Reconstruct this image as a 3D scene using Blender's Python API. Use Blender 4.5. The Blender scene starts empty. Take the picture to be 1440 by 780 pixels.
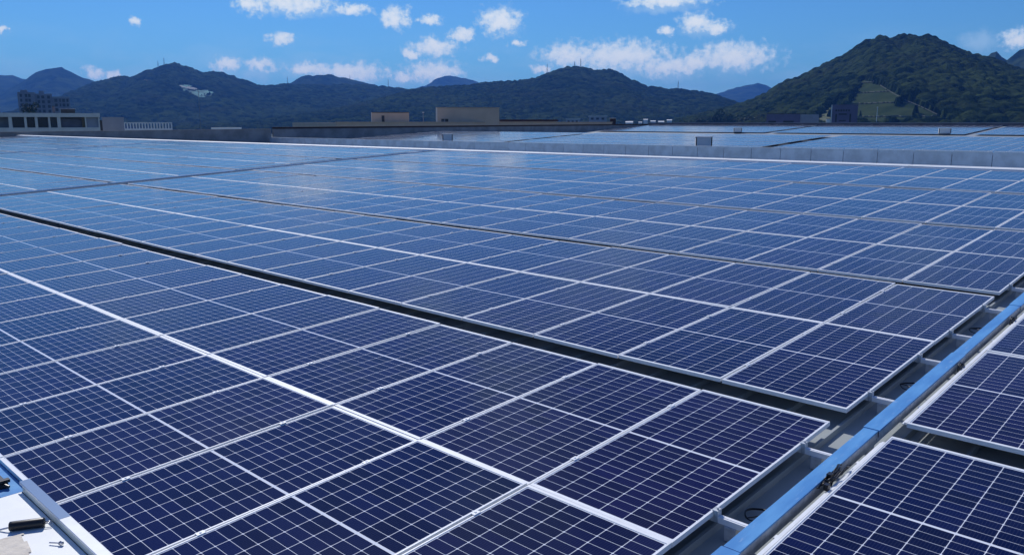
import bpy, math, random
import numpy as np
from mathutils import Vector, Matrix
R = math.radians
random.seed(7)
SC = bpy.context.scene
COL = SC.collection

# ------------------------------------------------------------------ camera, sky, sun, exposure
CAM = np.array([2.332, -1.565, 2.553]); YAW = R(-43.28); PIT = R(10.843); FPX = 1137.8
cd = bpy.data.cameras.new('camera'); cd.sensor_width = 36; cd.lens = FPX / 1440 * 36
cd.clip_start = 0.05; cd.clip_end = 60000
co = bpy.data.objects.new('camera', cd); COL.objects.link(co)
co.location = CAM; co.rotation_euler = (math.pi / 2 - PIT, 0, -YAW); SC.camera = co

SUN_EL = R(45); SUN_AZ = R(-63)            # azimuth clockwise from +Y, the way the roof slope rises
SUND = Vector((math.sin(SUN_AZ) * math.cos(SUN_EL), math.cos(SUN_AZ) * math.cos(SUN_EL), math.sin(SUN_EL)))
sd = bpy.data.lights.new('sun', 'SUN'); sd.energy = 3.6; sd.angle = R(0.5); sd.color = (1.0, 0.975, 0.93)
so = bpy.data.objects.new('sun', sd); COL.objects.link(so)
so.rotation_euler = SUND.to_track_quat('Z', 'Y').to_euler()

SC.view_settings.view_transform = 'Standard'; SC.view_settings.look = 'None'
SC.view_settings.exposure = 0.0; SC.view_settings.gamma = 1.0; SC.view_settings.use_curve_mapping = False
SC.cycles.max_bounces = 6; SC.cycles.volume_bounces = 0; SC.cycles.use_denoising = True
SC.cycles.sample_clamp_indirect = 6.0

W = bpy.data.worlds.new('World'); SC.world = W; W.use_nodes = True
NT = W.node_tree; NT.nodes.clear()

class G:
    """small expression builder for shader node trees"""
    def __init__(s, nt): s.nt = nt
    def node(s, t, **k):
        n = s.nt.nodes.new(t)
        for a, b in k.items(): setattr(n, a, b)
        return n
    def put(s, sock, v):
        if isinstance(v, bpy.types.NodeSocket): s.nt.links.new(v, sock)
        elif v is not None: sock.default_value = v
    def m(s, op, a, b=None, c=None, clamp=False):
        n = s.node('ShaderNodeMath', operation=op); n.use_clamp = clamp
        for i, v in enumerate((a, b, c)): s.put(n.inputs[i], v)
        return n.outputs[0]
    def noise(s, vec, scale, detail=4, rough=.55, dim='3D'):
        n = s.node('ShaderNodeTexNoise', noise_dimensions=dim); s.put(n.inputs['Vector'], vec)
        n.inputs['Scale'].default_value = scale; n.inputs['Detail'].default_value = detail; n.inputs['Roughness'].default_value = rough
        return n.outputs[0]
    def step(s, v, lo, hi, a=0., b=1.):
        n = s.node('ShaderNodeMapRange', interpolation_type='SMOOTHSTEP'); s.put(n.inputs[0], v)
        for i, q in enumerate((lo, hi, a, b)): n.inputs[i + 1].default_value = q
        return n.outputs[0]
    def mix(s, f, a, b):
        n = s.node('ShaderNodeMix', data_type='RGBA'); s.put(n.inputs[0], f)
        for sock, v in ((n.inputs[6], a), (n.inputs[7], b)):
            if isinstance(v, tuple) and len(v) == 3: v = v + (1.,)
            s.put(sock, v)
        return n.outputs[2]
    def vm(s, op, a, b=None):
        n = s.node('ShaderNodeVectorMath', operation=op); s.put(n.inputs[0], a); s.put(n.inputs[1], b)
        return n.outputs[1] if op in ('LENGTH', 'DISTANCE') else n.outputs[0]
    def xyz(s, x, y, z=0.):
        n = s.node('ShaderNodeCombineXYZ')
        for i, v in enumerate((x, y, z)): s.put(n.inputs[i], v)
        return n.outputs[0]
    def sep(s, v):
        n = s.node('ShaderNodeSeparateXYZ'); s.put(n.inputs[0], v); return n.outputs

g = G(NT)
sky = g.node('ShaderNodeTexSky', sky_type='NISHITA'); sky.sun_disc = False
sky.sun_elevation = SUN_EL; sky.sun_rotation = SUN_AZ
sky.altitude = 50; sky.air_density = 1.15; sky.dust_density = 0.15; sky.ozone_density = 2.2
tc = g.node('ShaderNodeTexCoord'); dx, dy, dz = g.sep(tc.outputs['Generated'])
azd = g.m('MULTIPLY', g.m('ARCTAN2', dx, dy), 57.2958)
eld = g.m('MULTIPLY', g.m('ARCSINE', dz), 57.2958)
# the clean, very blue air of that day: less of the white glow low in the sky
tint = g.mix(g.step(eld, 3., 24.), (.25, .56, .95), (.215, .41, .88))
skyc = g.vm('MULTIPLY', sky.outputs[0], tint)
bg = g.node('ShaderNodeBackground'); g.put(bg.inputs[0], skyc); bg.inputs[1].default_value = 0.10
# cumulus clouds: azimuth, elevation and half widths in degrees of every cloud of that day
CLOUDS = [(-60.55,7.46,0.88,0.52),(-57.65,7.65,2.28,0.66),(-54.00,7.36,1.21,0.31),(-51.15,6.83,0.95,0.64),(-48.77,6.78,0.72,0.27),(-46.67,5.88,0.82,0.42),(-44.10,6.71,1.35,0.83),(-48.61,5.03,1.55,0.56),(-50.31,4.55,0.48,0.33),(-58.63,5.37,0.82,0.40),(-44.74,4.26,0.49,0.23),(-42.89,5.24,0.53,0.23),(-67.37,6.13,0.28,0.25),(-74.46,5.36,0.28,0.20),(-69.90,2.92,0.51,0.34),(-68.96,2.82,0.36,0.26),(-62.10,3.67,0.79,0.36),(-60.02,3.67,0.72,0.41),(-57.17,3.49,1.16,0.41),(-54.39,3.30,2.13,0.56),(-50.82,3.05,0.72,0.33),(-48.64,3.35,1.55,0.66),(-39.39,4.48,1.69,0.61),(-36.01,4.36,2.86,0.84),(-32.66,3.63,1.88,0.56),(-31.03,3.93,0.84,0.60),(-28.51,4.25,2.25,0.73),(-30.99,6.43,1.01,0.59),(-29.74,6.13,1.00,0.40),(-32.88,5.97,0.47,0.32),(-33.04,7.86,2.54,0.36),(-12.18,4.77,0.88,0.56),(-41.08,3.55,0.59,0.24)]
P = g.xyz(azd, eld)
wn = g.node('ShaderNodeTexNoise'); g.put(wn.inputs['Vector'], P); wn.inputs['Scale'].default_value = 1.5; wn.inputs['Detail'].default_value = 6; wn.inputs['Roughness'].default_value = .62
warp = g.vm('MULTIPLY', g.vm('SUBTRACT', wn.outputs['Color'], (.5, .5, .5)), (1.7, .9, 0.))
PW = g.vm('ADD', P, warp)
best = None
for a, e, ra, re in CLOUDS:
    mp = g.node('ShaderNodeMapping'); g.put(mp.inputs['Vector'], PW)
    ra, re = (ra * 1.45, re * 1.6) if e > 4.7 else (ra * 1.75, re * 1.75)
    mp.inputs['Location'].default_value = (-a / ra, -e / re, 0); mp.inputs['Scale'].default_value = (1 / ra, 1 / re, 0)
    d = g.vm('LENGTH', mp.outputs[0])
    best = d if best is None else g.m('SMOOTH_MIN', best, d, .25)
base = None
for a, e, ra, re in [(-57.2,3.15,2.3,.50),(-54.2,2.85,3.0,.62),(-60.4,3.05,1.5,.60),(-62.2,3.3,1.0,.45),(-48.8,2.85,2.3,.62),(-50.9,2.7,1.1,.5),(-35.6,3.55,4.0,.95),(-32.2,3.1,2.4,.7),(-28.6,3.7,2.9,.80),(-38.9,3.9,2.2,.7),(-69.4,2.6,1.0,.4),(-57.4,7.2,3.2,.55),(-33.1,7.5,3.0,.5),(-30.4,5.95,2.0,.55),(-14.2,4.7,1.3,.8),(-43.9,6.2,1.5,.7),(-48.4,4.75,1.9,.5)]:
    mp = g.node('ShaderNodeMapping'); g.put(mp.inputs['Vector'], PW)
    mp.inputs['Location'].default_value = (-a / ra, -e / re, 0); mp.inputs['Scale'].default_value = (1 / ra, 1 / re, 0)
    d = g.vm('LENGTH', mp.outputs[0])
    base = d if base is None else g.m('SMOOTH_MIN', base, d, .3)
fb = g.noise(P, 1.9, 6, .58)
dens = g.m('ADD', g.m('SUBTRACT', 1.0, best), g.m('MULTIPLY', g.m('SUBTRACT', fb, .5), 1.5))
a1 = g.step(dens, .02, .62, 0, .96)
abase = g.step(g.m('ADD', g.m('SUBTRACT', 1.0, base), g.m('MULTIPLY', g.m('SUBTRACT', fb, .5), .8)), -.15, .9, 0., .55)
a1 = g.m('MAXIMUM', a1, abase)
# thin bright air and veils low over the hills, broken high cloud overhead
veil = g.m('MULTIPLY', g.step(g.noise(g.vm('MULTIPLY', P, (.22, .6, 0.)), 1.0, 5, .6), .38, .72), g.m('MULTIPLY', g.step(eld, 1., 3., .35, .35), g.step(eld, 3.2, 6.5, 1., 0.)))
ov = g.m('MULTIPLY', g.step(g.noise(tc.outputs['Generated'], 5.5, 6, .58), .47, .68, 0., .36), g.step(eld, 10.5, 14.))
alpha = g.m('MAXIMUM', g.m('MAXIMUM', a1, g.m('MULTIPLY', veil, .8)), ov)
cb = g.node('ShaderNodeBackground'); g.put(cb.inputs[0], g.mix(g.step(dens, .15, 1.0), (.50, .72, .93), (.93, .98, 1.0))); cb.inputs[1].default_value = .97
ms = g.node('ShaderNodeMixShader'); g.put(ms.inputs[0], alpha)
NT.links.new(bg.outputs[0], ms.inputs[1]); NT.links.new(cb.outputs[0], ms.inputs[2])
wo = g.node('ShaderNodeOutputWorld'); NT.links.new(ms.outputs[0], wo.inputs[0])

# ------------------------------------------------------------------ helpers
def tag(o, label=None, cat=None, group=None, kind=None):
    for k, v in (('label', label), ('category', cat), ('group', group), ('kind', kind)):
        if v: o[k] = v
    return o

def empty(name, loc=(0, 0, 0), rz=0., rot=None):
    o = bpy.data.objects.new(name, None); COL.objects.link(o); o.location = loc; o.empty_display_size = .1
    o.rotation_euler = rot if rot else (0, 0, rz); return o

class MB:
    def __init__(s): s.v = []; s.f = []; s.mi = []; s.uv = {}
    def face(s, pts, mi=0, uv=None):
        n = len(s.v); s.v += [tuple(p) for p in pts]; s.f.append(tuple(range(n, n + len(pts)))); s.mi.append(mi)
        if uv: s.uv[len(s.f) - 1] = uv
    def quads(s, V, F, mi=0):
        n = len(s.v); s.v += [tuple(p) for p in V]
        for f in F: s.f.append(tuple(n + i for i in f)); s.mi.append(mi)
    def box(s, x0, x1, y0, y1, z0, z1, mi=0, T=None):
        V = [(x, y, z) for x in (x0, x1) for y in (y0, y1) for z in (z0, z1)]
        if T is not None: V = [T @ Vector(p) for p in V]
        s.quads(V, [(0, 1, 3, 2), (4, 6, 7, 5), (0, 4, 5, 1), (2, 3, 7, 6), (0, 2, 6, 4), (1, 5, 7, 3)], mi)
    def bar(s, a, b, r, n=6, mi=0, r2=None):
        a, b = Vector(a), Vector(b); d = (b - a)
        if d.length < 1e-6: return
        q = d.to_track_quat('Z', 'Y'); r2 = r if r2 is None else r2; V = []
        for p, rr in ((a, r), (b, r2)):
            for k in range(n):
                t = 2 * math.pi * (k + .5) / n; V.append(p + q @ Vector((rr * math.cos(t), rr * math.sin(t), 0)))
        s.quads(V, [(k, (k + 1) % n, n + (k + 1) % n, n + k) for k in range(n)] + [tuple(range(n))[::-1], tuple(range(n, 2 * n))], mi)
    def tube(s, pts, r, n=6, mi=0):
        pts = [Vector(p) for p in pts]; V = []
        for i, p in enumerate(pts):
            d = pts[min(i + 1, len(pts) - 1)] - pts[max(i - 1, 0)]
            q = d.to_track_quat('Z', 'Y')
            for k in range(n):
                t = 2 * math.pi * k / n; V.append(p + q @ Vector((r * math.cos(t), r * math.sin(t), 0)))
        F = []
        for i in range(len(pts) - 1):
            for k in range(n): F.append((i * n + k, i * n + (k + 1) % n, (i + 1) * n + (k + 1) % n, (i + 1) * n + k))
        F += [tuple(range(n))[::-1], tuple(range((len(pts) - 1) * n, len(pts) * n))]
        s.quads(V, F, mi)
    def mesh(s, name, mats):
        me = bpy.data.meshes.new(name); me.from_pydata(s.v, [], s.f)
        for m_ in (mats if isinstance(mats, (list, tuple)) else [mats]): me.materials.append(m_)
        me.polygons.foreach_set('material_index', s.mi)
        if s.uv:
            ul = me.uv_layers.new(name='UVMap')
            for fi, uvs in s.uv.items():
                p = me.polygons[fi]
                for li, q in zip(p.loop_indices, uvs): ul.data[li].uv = q
        me.update(); return me
    def build(s, name, mats, parent=None, loc=(0, 0, 0), rot=(0, 0, 0), bevel=0., smooth=False):
        o = bpy.data.objects.new(name, s.mesh(name, mats)); COL.objects.link(o); o.location = loc; o.rotation_euler = rot
        if parent: o.parent = parent
        if smooth: o.data.polygons.foreach_set('use_smooth', [True] * len(o.data.polygons))
        if bevel:
            b = o.modifiers.new('bevel', 'BEVEL'); b.width = bevel; b.segments = 2; b.limit_method = 'ANGLE'
        return o

def mat(name, col, rough=.6, metal=0., spec=.5, var=0., vscale=3., bump=0., bscale=40., col2=None, coord='Object'):
    m = bpy.data.materials.new(name); m.use_nodes = True; nt = m.node_tree; h = G(nt)
    b = nt.nodes['Principled BSDF']; b.inputs['Roughness'].default_value = rough; b.inputs['Metallic'].default_value = metal
    b.inputs['Specular IOR Level'].default_value = spec
    t = h.node('ShaderNodeTexCoord').outputs[coord]
    if var or col2:
        f = h.step(h.noise(t, vscale, 6, .6), .3, .7)
        c2 = col2 if col2 else tuple(c * (1 - var) for c in col)
        h.put(b.inputs['Base Color'], h.mix(f, c2, col))
    else: b.inputs['Base Color'].default_value = col + (1,)
    if bump:
        bn = h.node('ShaderNodeBump'); bn.inputs['Strength'].default_value = bump; bn.inputs['Distance'].default_value = .01
        h.put(bn.inputs['Height'], h.noise(t, bscale, 4)); h.put(b.inputs['Normal'], bn.outputs[0])
    return m

# ------------------------------------------------------------------ materials
PW_, PL_ = 1.134, 2.291                 # module width and length
M_alu = mat('aluminium', (.84, .86, .88), .45, .0, .5, .10, 9.)
M_galv = mat('galvanised', (.60, .63, .66), .45, .1, .5, .3, 14.)
M_bluefilm = mat('blue_film', (.07, .25, .62), .34, 0., .5, col2=(.05, .19, .52), vscale=6.)
M_roof = mat('roof_sheet', (.36, .395, .40), .5, .1, .5, .15, 1.3)
M_cap = mat('white_cap', (.80, .82, .82), .5, 0., .5, .12, 2.)
M_conc = mat('concrete', (.30, .30, .31), .85, 0., .3, .35, .6, .5, 8.)
M_conc2 = mat('dark_concrete', (.16, .16, .19), .9, 0., .2, .35, .5)
M_lowwall = mat('wall_sheet', (.66, .74, .82), .42, .45, .5, .25, 1.2)
M_brown = mat('brown_tile', (.045, .022, .02), .7, 0., .3, .3, 1.)
M_beige = mat('beige_wall', (.55, .44, .34), .85, 0., .2, .12, .5)
M_pale = mat('pale_wall', (.72, .69, .63), .8, 0., .2, .12, .6)
M_white = mat('white_paint', (.78, .79, .78), .7, 0., .3, .10, .6)
M_grey = mat('grey_wall', (.33, .35, .40), .85, 0., .2, .15, .4)
M_tower = mat('tower_wall', (.27, .27, .30), .85, 0., .2, .3, .15)
M_purple = mat('slate_cladding', (.16, .15, .24), .8, 0., .2, .15, .4)
M_dark = mat('dark_opening', (.012, .013, .016), .35, 0., .5)
M_ochre = mat('ochre_door', (.13, .10, .05), .7)
M_black = mat('black_rubber', (.012, .012, .014), .4, 0., .5)
M_board = mat('white_backsheet', (.86, .87, .85), .5, 0., .4, .05, 6.)
M_steel = mat('steel', (.55, .55, .56), .3, .9)
M_paper = mat('beige_paper', (.78, .71, .60), .85, 0., .2, .18, 14., .6, 30.)
M_cream = mat('cream_lip', (.62, .66, .60), .45, .2, .5, .08, 5.)
M_leaf = mat('tree_leaf', (.045, .075, .022), .75, 0., .2, .5, .5)
M_wood = mat('bark', (.07, .05, .035), .9)
M_mast = mat('mast_steel', (.25, .26, .28), .6, .3)

def panel_material():
    m = bpy.data.materials.new('solar_cells'); m.use_nodes = True; nt = m.node_tree; h = G(nt)
    b = nt.nodes['Principled BSDF']
    u, v, _ = h.sep(h.node('ShaderNodeTexCoord').outputs['UV'])
    px = (PW_ - .036) / 6
    cu = h.m('DIVIDE', h.m('SUBTRACT', u, .018), px); fu = h.m('FRACT', cu)
    du = h.m('MULTIPLY', h.m('MINIMUM', fu, h.m('SUBTRACT', 1., fu)), px)
    half = PL_ / 2 - .010 - .037; py = half / 12
    vv = h.m('SUBTRACT', h.m('ABSOLUTE', h.m('SUBTRACT', v, PL_ / 2)), .010)
    fv = h.m('FRACT', h.m('DIVIDE', vv, py))
    dv = h.m('MULTIPLY', h.m('MINIMUM', fv, h.m('SUBTRACT', 1., fv)), py)
    line = h.m('MAXIMUM', h.m('MAXIMUM', h.m('LESS_THAN', du, .0023), h.m('LESS_THAN', dv, .0015)), h.m('LESS_THAN', h.m('ADD', du, dv), .0095))
    out = h.m('MAXIMUM', h.m('MAXIMUM', h.m('LESS_THAN', u, .018), h.m('GREATER_THAN', u, PW_ - .018)),
              h.m('MAXIMUM', h.m('LESS_THAN', vv, 0.), h.m('GREATER_THAN', vv, half)))
    white = h.m('MAXIMUM', line, out)
    oi = h.node('ShaderNodeObjectInfo').outputs['Random']; ge = h.node('ShaderNodeNewGeometry').outputs['Random Per Island']
    rnd = h.m('FRACT', h.m('ADD', oi, h.m('MULTIPLY', ge, 7.31)))
    rn2 = h.m('FRACT', h.m('MULTIPLY', rnd, 17.7))
    cell = h.mix(rnd, (.0028, .0052, .040), (.0085, .0050, .042))
    # each cell differs a little
    wn_ = h.node('ShaderNodeTexWhiteNoise', noise_dimensions='4D'); h.put(wn_.inputs['Vector'], h.xyz(h.m('FLOOR', cu), h.m('FLOOR', h.m('DIVIDE', h.m('SUBTRACT', v, PL_ / 2), py * 2)))); h.put(wn_.inputs['W'], rnd)
    br = h.m('ADD', .72, h.m('MULTIPLY', wn_.outputs[0], .56))
    cell = h.mix(1.0, cell, cell)
    vm_ = h.node('ShaderNodeVectorMath', operation='SCALE'); h.put(vm_.inputs[0], cell); h.put(vm_.inputs['Scale'], br)
    # fine silver busbars
    fb_ = h.m('FRACT', h.m('MULTIPLY', fu, 10.))
    bus = h.m('MULTIPLY', h.m('LESS_THAN', h.m('ABSOLUTE', h.m('SUBTRACT', fb_, .5)), .028), .10)
    c = h.mix(bus, vm_.outputs[0], (.45, .47, .52))
    c = h.mix(white, c, (.74, .77, .82))
    # dust film, blotches and specks
    uvw = h.xyz(u, v, h.m('MULTIPLY', rnd, 57.))
    dust = h.m('MULTIPLY', h.step(h.noise(uvw, 1.6, 5, .6), .35, .8), h.m('ADD', .003, h.m('MULTIPLY', rn2, .012)))
    vo = h.node('ShaderNodeTexVoronoi', feature='F1'); h.put(vo.inputs['Vector'], h.vm('ADD', uvw, (3.3, 1.7, 0.))); vo.inputs['Scale'].default_value = 1.35
    vr = h.sep(vo.outputs['Color'])[0]
    wob = h.m('MULTIPLY', h.noise(uvw, 60., 3), .022)
    speck = h.m('MULTIPLY', h.m('MULTIPLY', h.m('GREATER_THAN', vr, .90), h.m('LESS_THAN', h.m('ADD', vo.outputs['Distance'], wob), .026)), .55)
    c = h.mix(h.m('ADD', dust, speck, clamp=True), c, (.46, .47, .47))
    h.put(b.inputs['Base Color'], c)
    h.put(b.inputs['Roughness'], h.m('ADD', .085, h.m('MULTIPLY', rn2, .04)))
    b.inputs['IOR'].default_value = 1.46; b.inputs['Specular IOR Level'].default_value = .25
    return m
M_cells = panel_material()

# ------------------------------------------------------------------ numpy noise and hills
def vnoise(x, y, seed):
    xi, yi = np.floor(x).astype(np.int64), np.floor(y).astype(np.int64); fx, fy = x - xi, y - yi
    fx, fy = fx * fx * (3 - 2 * fx), fy * fy * (3 - 2 * fy)
    def hsh(a, b):
        n = (a * 374761393 + b * 668265263 + seed * 974634777) & 0x7fffffff
        n = ((n ^ (n >> 13)) * 1274126177) & 0x7fffffff
        return ((n ^ (n >> 16)) & 0xffffff) / float(0xffffff)
    return (hsh(xi, yi) * (1 - fx) + hsh(xi + 1, yi) * fx) * (1 - fy) + (hsh(xi, yi + 1) * (1 - fx) + hsh(xi + 1, yi + 1) * fx) * fy
def fbm(x, y, seed, o=5):
    t = 0; a = .5
    for k in range(o): t = t + a * vnoise(x, y, seed + k); x = x * 2.03 + 11.3; y = y * 2.03 + 5.7; a *= .5
    return t
def crowns(x, y, c, seed):
    """height 0..1 of rounded tree crowns on a jittered grid, and the tone of each crown"""
    xi, yi = np.floor(x / c).astype(np.int64), np.floor(y / c).astype(np.int64)
    best = np.zeros_like(x); tone = np.full_like(x, .5)
    def hs(a, b, k):
        n = (a * 73856093 + b * 19349663 + (seed + k) * 83492791) & 0x7fffffff
        n = ((n ^ (n >> 13)) * 1274126177) & 0x7fffffff
        return ((n ^ (n >> 16)) & 0xffffff) / float(0xffffff)
    for a in (-1, 0, 1):
        for b in (-1, 0, 1):
            i, j = xi + a, yi + b
            cx, cy = (i + hs(i, j, 1)) * c, (j + hs(i, j, 2)) * c
            r = c * (.55 + .5 * hs(i, j, 3)); top = .55 + .45 * hs(i, j, 4)
            q = np.clip(1 - ((x - cx) ** 2 + (y - cy) ** 2) / r ** 2, 0, None) ** .5 * top
            tone = np.where(q > best, hs(i, j, 5), tone); best = np.maximum(best, q)
    return best, tone

def hill_material(name, c1, c2, c3, sc):
    m = bpy.data.materials.new(name); m.use_nodes = True; nt = m.node_tree; h = G(nt); b = nt.nodes['Principled BSDF']
    b.inputs['Roughness'].default_value = .95; b.inputs['Specular IOR Level'].default_value = 0.
    at = h.node('ShaderNodeAttribute'); at.attribute_name = 'tone'
    t = h.node('ShaderNodeTexCoord').outputs['Object']
    f = h.step(at.outputs['Fac'], .1, .95)
    c = h.mix(f, c1, c2); c = h.mix(h.step(h.noise(t, sc, 5, .6), .45, .75), c, c3)
    h.put(b.inputs['Base Color'], c)
    bn = h.node('ShaderNodeBump'); bn.inputs['Strength'].default_value = .9; bn.inputs['Distance'].default_value = 2.5
    h.put(bn.inputs['Height'], h.noise(t, .35, 4, .7)); h.put(b.inputs['Normal'], bn.outputs[0])
    return m
M_forest = hill_material('forest_canopy', (.007, .016, .006), (.049, .070, .023), (.033, .040, .017), .012)
M_hillside = hill_material('hillside', (.030, .048, .020), (.045, .062, .026), (.06, .06, .035), .02)
M_grass = mat('slope_grass', (.050, .068, .030), .9, 0., .0, col2=(.026, .042, .018), vscale=.05, bump=.6, bscale=.5)
M_track = mat('bare_track', (.13, .14, .09), .9, 0., .1, col2=(.09, .11, .05), vscale=.12)
M_drain = mat('drain_concrete', (.13, .14, .11), .9, 0., .1)
M_quarry = mat('quarry_netting', (.13, .31, .27), .9, 0., .1, col2=(.03, .07, .062), vscale=.03)
M_rock = mat('bare_rock', (.33, .35, .33), .9, 0., .1, .4, .05)
GROUND_Z = -14.

class Hill:
    def __init__(s, crest, depth, seed, spur=.18, pw=1.12, back=.35, low=0., tilt=0.):
        c = np.array(crest, float); s.seed = seed; s.depth = depth; s.spur = spur; s.pw = pw; s.back = back
        d = np.r_[0, np.cumsum(np.hypot(np.diff(c[:, 0]), np.diff(c[:, 1])))]; s.len = d[-1]; s.d = d; s.c = c
        mid = c[:, :2].mean(0); s.f = -mid / np.hypot(*mid); s.low = low
        s.side = np.array([-s.f[1], s.f[0]]); s.tilt = tilt
    def at(s, t, w):
        """terrain height over the crest length t (m) and w: 0 crest .. 1 foot, negative behind"""
        x0, y0, z0 = (np.interp(t, s.d, s.c[:, k]) for k in range(3))
        wa = np.abs(w); dep = np.where(w >= 0, s.depth, s.depth * .8)
        bend = s.depth * .16 * (fbm(t / (s.depth * .5), w * 1.5, s.seed + 40, 3) - .45) * wa
        x = x0 + s.f[0] * dep * w + s.side[0] * (bend + s.tilt * w); y = y0 + s.f[1] * dep * w + s.side[1] * (bend + s.tilt * w)
        H = z0 - GROUND_Z - s.low
        pr = np.clip(1 - wa, 0, 1) ** s.pw
        rid = 1 - np.abs(2 * fbm(t / (s.depth * .34) + w * .6, w * .9 + t * 0, s.seed, 4) - .95)
        z = GROUND_Z + H * pr + s.spur * H * (rid - .75) * np.clip(3.2 * wa, 0, 1) * np.clip(1.15 - wa, 0, 1)
        z = z + .03 * H * (fbm(x / 40., y / 40., s.seed + 9, 4) - .48) * np.clip(6 * wa, 0, 1)
        r0, r1 = np.hypot(x0, y0), np.hypot(x, y)
        cap = 2.5 + (z0 - s.low - 2.5) * (r1 / r0) * (1 - .06 * np.clip(8 * w, 0, 1) - .25 * np.clip(w, 0, 1))
        z = np.where(w > 0, np.minimum(z, np.maximum(cap, GROUND_Z)), z)
        return x, y, z
    def grid(s, step, rows, w0=None, w1=1.):
        n = max(8, int(s.len / step)); t = np.linspace(0, s.len, n)
        w = np.linspace(-s.back if w0 is None else w0, w1, rows)
        T, Wg = np.meshgrid(t, w); return (T, Wg) + tuple(s.at(T, Wg))
    def look(s, az, el):
        """where the sight line from the roof at this azimuth and elevation meets the hillside -> (t, w)"""
        best = None
        a = math.radians(az); T = np.linspace(0, s.len, 1600); Wv = np.linspace(.01, 1, 160)
        TT, WW = np.meshgrid(T, Wv); x, y, z = s.at(TT, WW)
        A = np.arctan2(x - CAM[0], y - CAM[1]); E = np.arctan2(z - CAM[2], np.hypot(x - CAM[0], y - CAM[1]))
        q = ((A - a)) ** 2 + (E - math.radians(el)) ** 2
        k = np.unravel_index(np.argmin(q), q.shape); return TT[k], WW[k]

def grid_mesh(name, x, y, z, m, tone=None, keep=None, parent=None, smooth=True):
    r, c = x.shape; me = bpy.data.meshes.new(name)
    V = np.stack([x, y, z], -1).reshape(-1, 3)
    i = np.arange(r * c).reshape(r, c)
    F = np.stack([i[:-1, :-1], i[:-1, 1:], i[1:, 1:], i[1:, :-1]], -1)
    if keep is not None: F = F[keep]
    F = F.reshape(-1, 4)
    me.from_pydata(V.tolist(), [], F.tolist()); me.materials.append(m)
    if tone is not None:
        at = me.attributes.new('tone', 'FLOAT', 'POINT'); at.data.foreach_set('value', tone.astype(np.float32).ravel())
    me.update()
    if smooth: me.polygons.foreach_set('use_smooth', [True] * len(me.polygons))
    o = bpy.data.objects.new(name, me); COL.objects.link(o)
    if parent: o.parent = parent
    return o

def in_poly(x, y, poly):
    ins = np.zeros(x.shape, bool); n = len(poly)
    for k in range(n):
        (x0, y0), (x1, y1) = poly[k], poly[(k + 1) % n]
        if y0 == y1: continue
        c = ((y0 > y) != (y1 > y)) & (x < (x1 - x0) * (y - y0) / (y1 - y0) + x0); ins ^= c
    return ins

def make_hill(crest, depth, seed, label, flabel, step, rows, crown, ch, clear=(), **k):
    h = Hill(crest, depth, seed, low=ch, **k)
    T, Wg, x, y, z = h.grid(max(step * 3, h.len / 260), 70)
    o = grid_mesh('hill', x, y, z, M_hillside, tone=fbm(x / 90., y / 90., seed + 3, 4)); tag(o, label, 'hill', kind='structure')
    T, Wg, x, y, z = h.grid(step, rows, w0=-.12)
    cr, tone = crowns(x, y, crown, seed); big = fbm(x / 120., y / 120., seed + 5, 4)
    top = z + ch * (.25 + 1.15 * cr + .5 * (big - .5)) + .35 * (fbm(x / 3., y / 3., seed + 8, 3) - .5) * ch
    cl = np.zeros(x.shape, bool)
    jt = (fbm(T / 14., Wg * h.depth / 14., 78, 4) - .47) * 13
    for poly in clear: cl |= in_poly(T + jt, Wg + jt / h.depth * .6, poly)
    cl &= ~((fbm(x / 11., y / 11., seed + 70, 3) > .67))
    top = np.where(cl, z - 3, top)
    tone = .65 * tone + .7 * (big - .22)
    f = grid_mesh('forest', x, y, top, M_forest, tone=tone, smooth=False); tag(f, flabel, 'forest', kind='stuff')
    return h

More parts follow.
